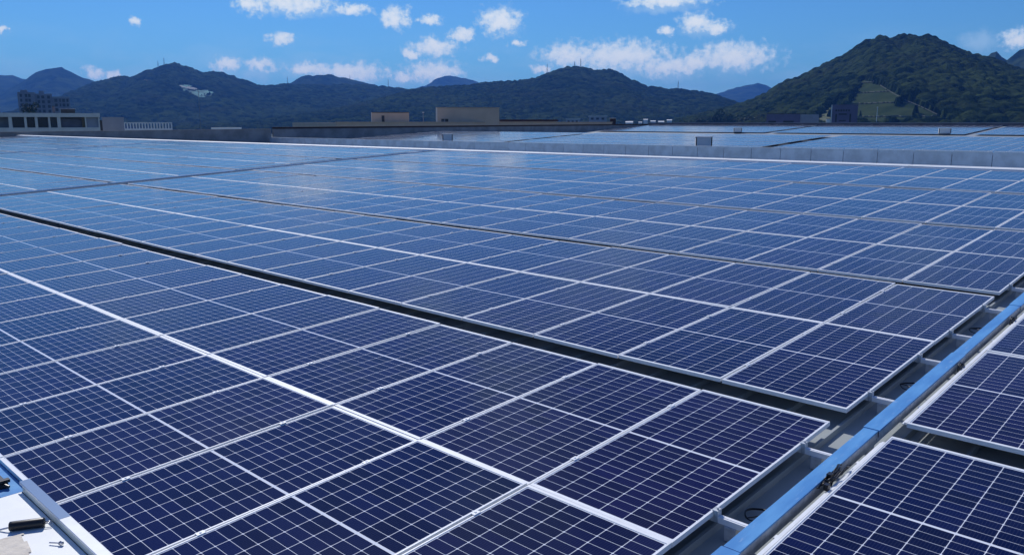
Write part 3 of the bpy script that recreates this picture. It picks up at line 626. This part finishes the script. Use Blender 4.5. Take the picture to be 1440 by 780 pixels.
mb = MB(); mb.bar((0, 0, 0), (0, 0, 28.5), .3, 8, r2=.2); mb.build('shaft', M_white, r_)
mb = MB(); mb.bar((-.8, 0, 27.6), (.8, 0, 27.6), .1); mb.build('cross_arm', M_mast, r_)

# lattice masts on the hill crests
MASTS = [(-2286.2,1004.8,150.1,20.9,'lower of two lattice masts on the left mountain top'), (-2279.8,1019.3,155.5,24.5,'taller of two lattice masts on the left mountain top'), (-2126.7,1308.9,111.2,24.,'lone lattice mast in the saddle right of the left mountain'),
 (-1961.0,1546.1,106.7,23.6,'lattice mast on the low ridge left of the pale distant peak'), (-2677.8,1923.8,166.6,18.8,'faint mast on the low rounded hump'),
 (-1240.7,1435.4,110.,25.6,'lattice mast on the left shoulder of the centre hill'), (-1193.1,1475.2,124.5,15.2,'shorter of two masts on the centre hill summit'), (-1182.4,1483.8,124,23.4,'taller of two masts on the centre hill summit'), (-1003.7,1610.3,75.9,19.,'slim mast on the right shoulder of the centre hill')]
for x, y, z, hh, lab in MASTS:
    r_ = empty('lattice_mast', (x, y, z - 3)); tag(r_, lab, 'mast', 'lattice masts on the hill crests')
    hh += 3; mb = MB(); n = 7; b_ = 1.5
    cor = lambda k, i: Vector((b_ * (1 - .82 * k / n) * (1, 1, -1, -1)[i % 4], b_ * (1 - .82 * k / n) * (1, -1, -1, 1)[i % 4], hh * .86 * k / n))
    for i in range(4): mb.bar(cor(0, i), cor(n, i), .16, 4)
    for k in range(n):
        for i in range(4): mb.bar(cor(k, i), cor(k + 1, i + 1), .09, 4); mb.bar(cor(k + 1, i), cor(k + 1, i + 1), .09, 4)
    mb.build('lattice', M_mast, r_)
    mb = MB(); mb.bar((0, 0, hh * .86), (0, 0, hh), .12, 5); mb.build('antenna', M_mast, r_)

# trees: dark clump at the foot of the right hill, one by the apartment block
def leaf_crown(mb, c, rx, rz, n, seed, size):
    rg = np.random.default_rng(seed)
    lobes = [np.array([0, 0, 0])] + [np.array([rg.normal() * rx * .5, rg.normal() * rx * .5, rg.normal() * rz * .35]) for _ in range(7)]
    for k in range(n):
        l = lobes[rg.integers(len(lobes))]; v = rg.normal(size=3); v /= np.linalg.norm(v); q = rg.uniform(.55, 1.)
        p = np.array(c) + l + v * np.array([rx * .55, rx * .55, rz * .55]) * q
        a = rg.normal(size=3); a /= np.linalg.norm(a); b_ = np.cross(a, rg.normal(size=3)); b_ /= np.linalg.norm(b_); s_ = size * rg.uniform(.6, 1.3)
        mb.face([p - a * s_, p + b_ * s_ * .6, p + a * s_, p - b_ * s_ * .6])
def tree(x, y, h_, rx, label, seed, ztop):
    r_ = empty('broadleaf_tree', (x, y, GROUND_Z)); tag(r_, label, 'tree', 'trees at the hill foot')
    H_ = ztop - GROUND_Z; mb = MB(); mb.bar((0, 0, 0), (0, 0, H_ - h_ * .8), rx * .14, 7, r2=rx * .09)
    for k in range(4):
        t = k * 1.6 + seed; mb.bar((0, 0, H_ - h_ * .85), (rx * .5 * math.cos(t), rx * .5 * math.sin(t), H_ - h_ * .4), rx * .06, 5, r2=rx * .03)
    mb.build('trunk', M_wood, r_)
    mb = MB(); leaf_crown(mb, (0, 0, H_ - h_ / 2), rx, h_ / 2, 420, seed, rx * .16); mb.build('crown', M_leaf, r_)
for k, (x, y, h_, rx, zt, lab) in enumerate([(-402, 668, 12, 6, 5.5, 'dark tree beside the last white roof, leftmost of the clump'), (-392, 675, 14, 7, 8.5, 'dark tree second in the clump at the hill foot'), (-381, 680, 15, 8, 11., 'tallest dark tree of the clump at the hill foot'), (-369, 686, 14, 7, 9.5, 'dark rounded tree right of the tallest in the clump'), (-356, 692, 13, 7, 8., 'dark tree second from the right in the clump'), (-344, 697, 12, 6, 6.5, 'low dark tree at the right end of the clump')]):
    tree(x, y, h_, rx, lab, 50 + k, zt)
tree(-345.0, 101.6, 6.5, 2.4, 'dark bushy tree in front of the apartment block', 61, 10.2)

# white ventilation boxes on the second and third roof
def vent(x, y, wd, hh, rz, label):
    r_ = empty('ventilation_box', (x, y, roof_z(y)), rz); tag(r_, label, 'vent box', 'white vent boxes on the roofs')
    boxpart('casing', M_white, r_, -wd / 2, wd / 2, -wd * .35, wd * .35, .22, .42 + hh, bevel=.02)
    for s_ in (-1, 1): boxpart('louvre', M_dark, r_, s_ * wd / 2 - .09 if s_ > 0 else -wd / 2 - .003, wd / 2 + .003 if s_ > 0 else -wd / 2 + .09, -wd * .35 - .012, -wd * .35 - .002, .25, .40 + hh)
    boxpart('base', M_dark, r_, -wd * .42, wd * .42, -wd * .28, wd * .28, .0, .218)
    boxpart('lid', M_cap, r_, -wd / 2 - .05, wd / 2 + .05, -wd * .35 - .05, wd * .35 + .05, .424 + hh, .48 + hh)
vent(-66.9, 61.3, 1.15, .66, R(46), 'white vent box at left, above the low wall')
vent(-34.8, 62.4, 1.40, .64, R(35), 'white vent box at centre, the largest one')
vent(-60.0, 116, 1.25, .42, R(30), 'small white vent box on the far roof behind the largest one')
vent(-30.6, 117, 1.45, .42, R(20), 'small white vent box on the far roof at right')

# ------------------------------------------------------------------ solar panels
LP = .035; UP = PW_ + .020; VP = PL_ + .006                       # frame depth, column and row pitch
TAB = [(0.0, 0.0), (4.917, .2456), (9.744, .4829), (14.471, .7501), (19.40, 1.0100)]     # near edge (y, z) of the five tables
TILT = [2.914, 2.80, 3.04, 3.10, 2.99]
def frame_geo(mb, T, mi=0, full=True):
    w, l, t, d = PW_, PL_, .011, LP; e = .029
    o = [(0, 0), (w, 0), (w, l), (0, l)]; i = [(t, e), (w - t, e), (w - t, l - e), (t, l - e)]
    V = [T @ Vector((x, y, 0)) for x, y in o] + [T @ Vector((x, y, 0)) for x, y in i] + [T @ Vector((x, y, -d)) for x, y in o]
    F = [(k, (k + 1) % 4, 4 + (k + 1) % 4, 4 + k) for k in range(4)] + [(8 + k, 8 + (k + 1) % 4, (k + 1) % 4, k) for k in range(4)]
    if full:
        V += [T @ Vector((x, y, -.004)) for x, y in i]
        F += [(4 + k, 4 + (k + 1) % 4, 12 + (k + 1) % 4, 12 + k) for k in range(4)]
    mb.quads(V, F, mi)
def glass_geo(mb, T, mi=0, z=-.004):
    w, l, t = PW_, PL_, .011
    c = [(t, t), (w - t, t), (w - t, l - t), (t, l - t)]
    mb.face([T @ Vector((x, y, z)) for x, y in c], mi, uv=c)
fm = MB(); frame_geo(fm, Matrix()); fr_me = fm.mesh('frame', M_alu)
gm = MB(); glass_geo(gm, Matrix())
c = [(.011, .011), (PW_ - .011, .011), (PW_ - .011, PL_ - .011), (.011, PL_ - .011)]
gm.face([(x, y, -.009) for x, y in c[::-1]], 1, uv=c[::-1]); lam_me = gm.mesh('glass_laminate', [M_cells, M_board])

CO = [math.cos(YAW), math.sin(YAW), math.cos(PIT), math.sin(PIT)]
fw = np.array([CO[1] * CO[2], CO[0] * CO[2], -CO[3]]); rt = np.array([CO[0], -CO[1], 0]); upv = np.cross(rt, fw)
def pix(Pn):
    d = Pn - CAM; zz = d @ fw; zz = np.where(zz < .3, np.nan, zz)
    return 720 + FPX * (d @ rt) / zz, 390 - FPX * (d @ upv) / zz
ORD = lambda n: str(n) + ('th' if 10 < n % 100 < 14 else {1: 'st', 2: 'nd', 3: 'rd'}.get(n % 10, 'th'))
TN = ['front', 'second', 'third', 'fourth', 'fifth']
cand = []
for t in range(5):
    y0, z0 = TAB[t]; tl = R(TILT[t])
    for r_i in range(2):
        for side in (0, 1):
            for k in range(76 if side == 0 else 3):
                if side and t > 3: continue
                if side == 0:
                    blk = k // 23; x = -(k + 1) * UP + .02 - blk * 1.06
                    if x < -88.5: continue
                else: x = .468 + k * UP
                v0 = r_i * VP; org = Vector((x, y0 + v0 * math.cos(tl), z0 + v0 * math.sin(tl)))
                gx, gy = np.meshgrid(np.linspace(0, PW_, 7), np.linspace(0, PL_, 7))
                Pn = np.stack([org.x + gx, org.y + gy * math.cos(tl), org.z + gy * math.sin(tl)], -1)
                X_, Y_ = pix(Pn)
                ok = np.isfinite(X_) & np.isfinite(Y_) & (X_ > 0) & (X_ < 1440) & (Y_ > 0) & (Y_ < 780)
                ar = 0
                for i in range(6):
                    for j in range(6):
                        if ok[i:i + 2, j:j + 2].all():
                            ax, ay = X_[i, j + 1] - X_[i, j], Y_[i, j + 1] - Y_[i, j]; bx_, by_ = X_[i + 1, j] - X_[i, j], Y_[i + 1, j] - Y_[i, j]
                            ar += abs(ax * by_ - ay * bx_)
                if ok.any(): ar += 40
                cand.append((ar, t, r_i, side, k, org, tl))
cand.sort(key=lambda q: -q[0])
rg = random.Random(3)
proto = empty('solar_panel')
pf = bpy.data.objects.new('frame', fr_me); COL.objects.link(pf); pf.parent = proto
pg_ = bpy.data.objects.new('glass_laminate', lam_me); COL.objects.link(pg_); pg_.parent = proto
bulk = MB(); first = True
for q, (ar, t, r_i, side, k, org, tl) in enumerate(cand):
    j = (rg.gauss(0, .0019), rg.gauss(0, .0019))
    rot = (tl + j[0], j[1], 0); loc = org + Vector((0, 0, rg.uniform(-.001, .001)))
    if q < 298:
        if first: o = proto; first = False
        else:
            o = proto.copy(); COL.objects.link(o)
            for ch in (pf, pg_): c_ = ch.copy(); COL.objects.link(c_); c_.parent = o
        o.location = loc; o.rotation_euler = rot
        rowname = 'near' if r_i == 0 else 'far'
        if side == 0: lab = 'dark blue solar panel, %s left of the blue tray, %s row of the %s array' % (ORD(k + 1), rowname, TN[t])
        else: lab = 'dark blue solar panel, %s right of the blue tray, %s row of the %s array' % (ORD(k + 1), rowname, TN[t])
        tag(o, lab, 'solar panel', 'framed solar panels in rows on the roof')
    else:
        T = Matrix.Translation(loc) @ Matrix.Rotation(rot[0], 4, 'X') @ Matrix.Rotation(rot[1], 4, 'Y')
        frame_geo(bulk, T, 1, False); glass_geo(bulk, T, 0, -.003)
# panel rows of the second and third roof
def far_rows(ya, za, yb, zb, gaps):
    tl = math.atan2(zb - za, yb - ya); y = ya + 3.2; t = 0
    while y + 2 * VP < yb + .1:
        for r_i in range(2):
            for k in range(90):
                x = XL + 2.0 + k * UP
                if x > 8 or any(a - .95 < x < a for a in gaps): continue
                yy = y + r_i * VP * math.cos(tl); zz = za + (yy - ya) * (zb - za) / (yb - ya)
                T = Matrix.Translation((x, yy, zz)) @ Matrix.Rotation(tl + rg.gauss(0, .0012), 4, 'X') @ Matrix.Rotation(rg.gauss(0, .001), 4, 'Y')
                frame_geo(bulk, T, 1, False); glass_geo(bulk, T, 0, -.003)
        y += 4.86; t += 1
far_rows(52, -.14, 80, 1.33, [-59.4, -30.1, -3.]); far_rows(113, .86, 136, 2.13, [-55.6, -27.9])
bo = bulk.build('distant_solar_panels', [M_cells, M_alu]); tag(bo, 'closely packed distant solar panels covering the far roof slopes', 'solar panels', kind='stuff')

# mounting rails under the near tables, with clamps
clm = MB(); clm.box(-.020, .020, -.028, .028, .0015, .005); clm.box(-.006, .006, -.006, .006, .005, .010); clamp_me = clm.mesh('clamp', M_alu)
ecm = MB(); ecm.box(.002, .030, -.025, .025, -.075, .004); ecm.box(-.012, .002, -.025, .025, .0015, .004); ecm.bar((.017, 0, .004), (.017, 0, .016), .007, 6); end_me = ecm.mesh('end_clamp', M_galv)
rn = 0
for t in range(5):
    tl = R(TILT[t]); y0, z0 = TAB[t]
    for r_i in range(2):
        for vf in (.22, .78):
            v = r_i * VP + vf * PL_
            o = empty('mounting_rail', (0, y0 + v * math.cos(tl), z0 + v * math.sin(tl)), rot=(tl, 0, 0))
            pos = {(0, .22): 'nearest', (0, .78): 'second', (1, .22): 'third', (1, .78): 'farthest'}[(r_i, vf)]
            tag(o, 'aluminium rail end crossing to the blue tray, %s of the %s array' % (pos, TN[t]), 'mounting rail', 'aluminium mounting rails under the panels')
            mb = MB(); mb.box(-26.4, .30, -.020, .020, -.078, -.037); mb.box(-26.4, .302, -.008, .008, -.0368, -.034); mb.build('rail', M_alu, o)
            mb = MB(); mb.box(.08, .16, -.03, .03, -LOW + .01, -.079); mb.build('foot', M_galv, o)
            if t < 3:
                e_ = bpy.data.objects.new('end_clamp', end_me); COL.objects.link(e_); e_.parent = o
                for k in range(18):
                    c_ = bpy.data.objects.new('clamp', clamp_me); COL.objects.link(c_); c_.parent = o; c_.location = (-(k + 1) * UP + .01, 0, 0)
for t in range(4):
    tl = R(TILT[t]); y0, z0 = TAB[t]
    for r_i in range(2):
        for vf in (.22, .78):
            v = r_i * VP + vf * PL_; o = empty('mounting_rail', (.40, y0 + v * math.cos(tl), z0 + v * math.sin(tl)), rot=(tl, 0, 0))
            pos = {(0, .22): 'nearest', (0, .78): 'second', (1, .22): 'third', (1, .78): 'farthest'}[(r_i, vf)]
            tag(o, 'aluminium rail under the right hand panels, %s of the %s array' % (pos, TN[t]), 'mounting rail', 'aluminium mounting rails under the panels')
            mb = MB(); mb.box(0, 3.5, -.020, .020, -.078, -.037); mb.build('rail', M_alu, o)
            for k in range(2):
                c_ = bpy.data.objects.new('clamp', clamp_me); COL.objects.link(c_); c_.parent = o; c_.location = (.068 + (k + 1) * UP - .01, 0, 0)
    o = empty('edge_rail', (.432, y0, z0), rot=(tl, 0, 0)); tag(o, 'slim pale rail along the left edge of the %s right hand array' % TN[t], 'edge rail', 'slim edge rails beside the blue tray')
    mb = MB(); mb.box(0, .018, .05, 4.5, -.036, -.018); mb.box(-.016, -.002, .05, 4.5, -.036, -.030); mb.build('rail', M_alu, o)

# ------------------------------------------------------------------ blue cable tray in the walkway
rt_ = R(2.95)
def film_material():
    m = bpy.data.materials.new('blue_tray_film'); m.use_nodes = True; nt = m.node_tree; h = G(nt); b = nt.nodes['Principled BSDF']
    t = h.node('ShaderNodeTexCoord').outputs['Object']
    st = h.vm('MULTIPLY', t, (1., .18, 1.))
    base = h.mix(h.step(h.noise(st, 9., 5), .35, .7), (.095, .28, .58), (.15, .39, .70))
    scr = h.m('MULTIPLY', h.step(h.noise(h.vm('MULTIPLY', t, (1., .22, 1.)), 34., 7, .75), .56, .76), .6)
    h.put(b.inputs['Base Color'], h.mix(scr, base, (.62, .72, .82))); h.put(b.inputs['Roughness'], h.m('ADD', .28, h.m('MULTIPLY', scr, .4)))
    bn = h.node('ShaderNodeBump'); bn.inputs['Strength'].default_value = .25; bn.inputs['Distance'].default_value = .004
    h.put(bn.inputs['Height'], h.noise(st, 14., 4)); h.put(b.inputs['Normal'], bn.outputs[0])
    return m
M_film = film_material()
tr = empty('cable_tray', (0, 0, 0), rot=(rt_, 0, 0)); tag(tr, 'long blue film covered cable tray running along the walkway', 'cable tray')
seg = [(-4.2, -1.95), (-1.94, .30), (.31, 2.44), (2.45, 4.62), (4.63, 6.9), (6.91, 9.1), (9.11, 11.4), (11.41, 13.7), (13.71, 16.), (16.01, 18.3), (18.31, 20.6), (20.61, 22.9)]
for k, (a, b_) in enumerate(seg):
    wide = .007 if k % 2 == 0 else 0.
    boxpart('tray_cover', M_film, tr, .250 - wide, .357 + wide, a, b_, -.012, .002 + (.003 if wide else 0.), bevel=.002)
    mb = MB(); xo = .357 + wide
    mb.box(xo - .004, xo - .001, a, b_, -.058, -.0125); mb.box(.251 - wide, .254 - wide, a, b_, -.058, -.0125); mb.build('cover_skirt', M_galv, tr)
    boxpart('tray_body', M_galv, tr, .258, .349, a, b_, -.104, -.0595)
    boxpart('joint_strap', M_galv, tr, .262, .345, b_ - .06, b_ - .03, -LOW + .004, -.1045)
tr2 = empty('cable_tray', (0, -.15, -.030), rot=(0, 0, 0)); tag(tr2, 'short blue cable tray at the lower left corner under the panel edge', 'cable tray')
boxpart('tray_cover', M_film, tr2, -9., -3.93, -.02, .21, -.03, -.012, bevel=.002); boxpart('tray_body', M_galv, tr2, -9., -3.95, -.01, .20, -.09, -.0305)

for k, (xt, nm) in enumerate([(-26.75, 'blue cable tray in the second walkway, left of the nearest panel block'), (-54.35, 'blue cable tray in the far left walkway')]):
    t_ = empty('cable_tray', (xt - .45, 0, 0), rot=(rt_, 0, 0)); tag(t_, nm, 'cable tray')
    boxpart('tray_cover', M_film, t_, .0, .11, -1, 24, -.018, .002); boxpart('tray_body', M_galv, t_, .01, .10, -1, 24, -.12, -.0185)

# black cables
def cable(pts, r, name, label, cat='cable', mt=None, group=None):
    mb = MB(); mb.tube(pts, r, 7); o = mb.build(name, mt or M_black, smooth=True); tag(o, label, cat, group); return o
def onroof(x, y, dz=.02): return Vector((x, y, y * TS - LOW + dz))
def loop(cx, cy, rad, turns, dz, tail, sq=.75):
    pts = []
    for k in range(int(26 * turns)):
        a = 2 * math.pi * k / 26; rr = rad * (1 + .08 * math.sin(3 * a)); pts.append(onroof(cx + rr * sq * math.cos(a), cy + rr * math.sin(a), dz + .006 * k / 26 + .008 * math.sin(2 * a)))
    e = pts[-1]
    for k in range(1, 9): pts.append(e.lerp(Vector(tail), k / 8) + Vector((.01 * math.sin(k * 1.3), .015 * math.sin(k), 0)))
    return pts
o = cable(loop(.10, 3.15, .085, 1.8, .03, onroof(.25, 3.28, .05)), .0045, 'coiled_cable', 'black cable loop on the walkway floor beside the front array', group='black cable loops in the walkway')
mb = MB(); mb.bar(onroof(.205, 3.30, .06), onroof(.25, 3.32, .07), .007); mb.build('connector', M_cap, o)
o = cable(loop(.10, 6.15, .10, 1.6, .03, onroof(.24, 6.05, .06)), .0045, 'coiled_cable', 'black cable loop on the walkway floor beside the second array', group='black cable loops in the walkway')
mb = MB(); mb.bar(onroof(.20, 6.03, .08), onroof(.245, 6.02, .08), .008); mb.build('connector', mat('pink_plug', (.6, .3, .32), .5), o)
o = cable(loop(.12, 8.35, .12, 1.5, .03, onroof(.25, 8.3, .06)), .0045, 'coiled_cable', 'black cable loop on the walkway floor near the far end of the second array', group='black cable loops in the walkway')
def hang(y, rad, label, n=2.2):
    pts = []
    for k in range(int(22 * n)):
        a = 2 * math.pi * k / 22; pts.append((.385 + .012 * k / 22, y + rad * 1.1 * math.cos(a), y * TS - .045 + rad * .8 * math.sin(a)))
    pts += [(.42, y - .2, y * TS - .09), (.42, y - .5, y * TS - .12), (.425, y - .9, y * TS - .11)]
    cable(pts, .005, 'hanging_cable', label, group='black cables tucked beside the blue tray')
hang(6.62, .060, 'black cable ring tucked against the right side of the blue tray, nearer one')
hang(8.55, .062, 'black cable ring tucked against the right side of the blue tray, farther one')
cb2 = empty('cable_bundle', (.38, 3.62, 3.62 * TS)); tag(cb2, 'tangled black cable clips between blue tray and right hand panels', 'cable')
for k in range(6):
    rr = random.Random(k); p0 = Vector((rr.uniform(-.02, .03), rr.uniform(-.16, .0), rr.uniform(-.04, .02))); pts = [p0]
    for i in range(7): pts.append(pts[-1] + Vector((rr.uniform(-.012, .016), .045, rr.uniform(-.02, .02))))
    mb = MB(); mb.tube(pts, .006, 6); mb.build('cable_strand', M_black, cb2, smooth=True)
mb = MB(); mb.box(-.02, .01, .02, .07, -.01, .028); mb.box(.02, .05, -.12, -.08, -.03, .012); mb.build('clip', M_black, cb2)
o = empty('cable_clip', (-4.12, -.11, -.041)); tag(o, 'black plastic clip on the blue tray at lower left', 'clip')
mb = MB(); mb.box(-.16, .05, -.03, .03, 0, .035); mb.box(.0, .045, -.045, .045, .0352, .06); mb.build('clip_body', M_black, o, bevel=.004)
mb = MB(); mb.bar((.05, 0, .03), (.09, .02, .02), .012, 8); mb.build('plug', M_black, o)

# ------------------------------------------------------------------ white board with its rail, connector, bolt and paper at lower left
bd = empty('upturned_panel', (-3.857, -.06, -.013)); tag(bd, 'white upturned panel back with an aluminium frame rail at lower left', 'panel back')
boxpart('backsheet', M_board, bd, 0, 2.28, -1.15, .002, -.022, 0)
fr = MB()
fr.box(-.03, 2.29, .068, .0705, .002, .067); fr.box(-.03, 2.29, .003, .068, .0645, .067)    # open channel: outer web and top flange
fr.box(-.03, 2.29, .003, .0055, .050, .0643)
fr.build('frame_rail', M_alu, bd, bevel=.0008)
boxpart('frame_lip', M_cream, bd, .02, 2.288, .0065, .012, .0015, .0495)
boxpart('shade_strip', mat('grey_blue_shade', (.16, .26, .42), .3), bd, -.031, .78, .004, .0708, .0674, .0684)  # grey-blue strip paints the shaded part of the rail top
boxpart('frame_end', M_dark, bd, -.012, -.008, .014, .066, .004, .063)
boxpart('support', M_conc2, bd, .2, 2.1, -1.0, -.15, -.16, -.0225)
cn = empty('cable_connector', (-3.235, -.20, -.012)); tag(cn, 'black tubular connector with two metal pins lying on the white board', 'connector')
cn.rotation_euler = (0, 0, math.atan2(.15, .085))
def lathe(prof, n=20):
    mb = MB(); V = []; 
    for x, r in prof:
        for k in range(n): t = 2 * math.pi * k / n; V.append((x, r * math.cos(t), .031 + r * math.sin(t)))
    F = [(i * n + k, i * n + (k + 1) % n, (i + 1) * n + (k + 1) % n, (i + 1) * n + k) for i in range(len(prof) - 1) for k in range(n)]
    mb.quads(V, F + [tuple(range(n))[::-1], tuple(range((len(prof) - 1) * n, len(prof) * n))]); return mb
lathe([(-.10, .026), (-.097, .030), (-.08, .031), (.093, .031), (.097, .0295), (.10, .025)]).build('body', M_black, cn, smooth=True)
for s_ in (-1, 1):
    mb = MB(); mb.bar((.0952, s_ * .011, .027), (.145, s_ * .011, .027), .0035, 8); mb.build('pin', M_steel, cn, smooth=True)
mb = MB(); mb.tube([(-.096, 0, .027), (-.12, .004, .02), (-.16, .02, .008), (-.21, .03, .006), (-.27, .0, .006), (-.33, -.06, .006)], .006, 8); mb.build('lead', M_steel, cn, smooth=True)
bt = empty('bolt', (-2.86, -.13, -.012), R(35)); tag(bt, 'small steel bolt with washer lying on the white board', 'bolt')
mb = MB(); mb.bar((-.07, 0, .012), (0, 0, .014), .005, 8); mb.build('shank', M_steel, bt)
mb = MB(); mb.bar((.0, 0, .014), (.004, 0, .014), .0135, 14); mb.build('washer', M_steel, bt)
mb = MB(); mb.bar((.0045, 0, .014), (.022, 0, .0145), .011, 6); mb.build('head', M_steel, bt)
n = 26; gx, gy = np.meshgrid(np.linspace(0, .52, n), np.linspace(-.42, 0, n))
ed = .17 + .06 * fbm(np.linspace(0, 6, n), np.zeros(n), 5, 3)
zz = .004 + .007 * np.abs(fbm(gx * 11, gy * 11, 91, 4) - .47) * 2 + .004 * np.abs(np.sin(gx * 40 + gy * 23)) * fbm(gx * 7, gy * 7, 3, 2)
rag = fbm(gx * 14, gy * 14, 33, 4)
dd = np.minimum(np.minimum(gx, .52 - gx), np.minimum(-gy, gy + .42))
keep = (dd + .05 * (rag - .5) > .03)[:-1, :-1]
pp = grid_mesh('crumpled_paper', gx, gy, zz, M_paper, keep=keep, smooth=False); pp.location = (-3.33, -.14 - .12, -.012); pp.rotation_euler = (0, 0, R(-8))
pp.location = (-3.22, -.215, -.012)
tag(pp, 'crumpled beige paper scrap on the white board', 'paper')

# ------------------------------------------------------------------ air
hz = MB(); hz.box(-5900, 1500, -1500, 5900, GROUND_Z - 1, 300); ho = hz.build('haze', None if False else mat('haze_tmp', (1, 1, 1)))
vmat = bpy.data.materials.new('haze_air'); vmat.use_nodes = True; nt = vmat.node_tree; nt.nodes.clear()
vo_ = nt.nodes.new('ShaderNodeVolumePrincipled'); vo_.inputs['Color'].default_value = (.11, .35, 1.0, 1); vo_.inputs['Density'].default_value = 1.3e-4; vo_.inputs['Anisotropy'].default_value = .2
mo_ = nt.nodes.new('ShaderNodeOutputMaterial'); nt.links.new(vo_.outputs[0], mo_.inputs['Volume'])
ho.data.materials[0] = vmat; tag(ho, 'thin blue haze between the roof and the distant hills', 'haze', kind='stuff')
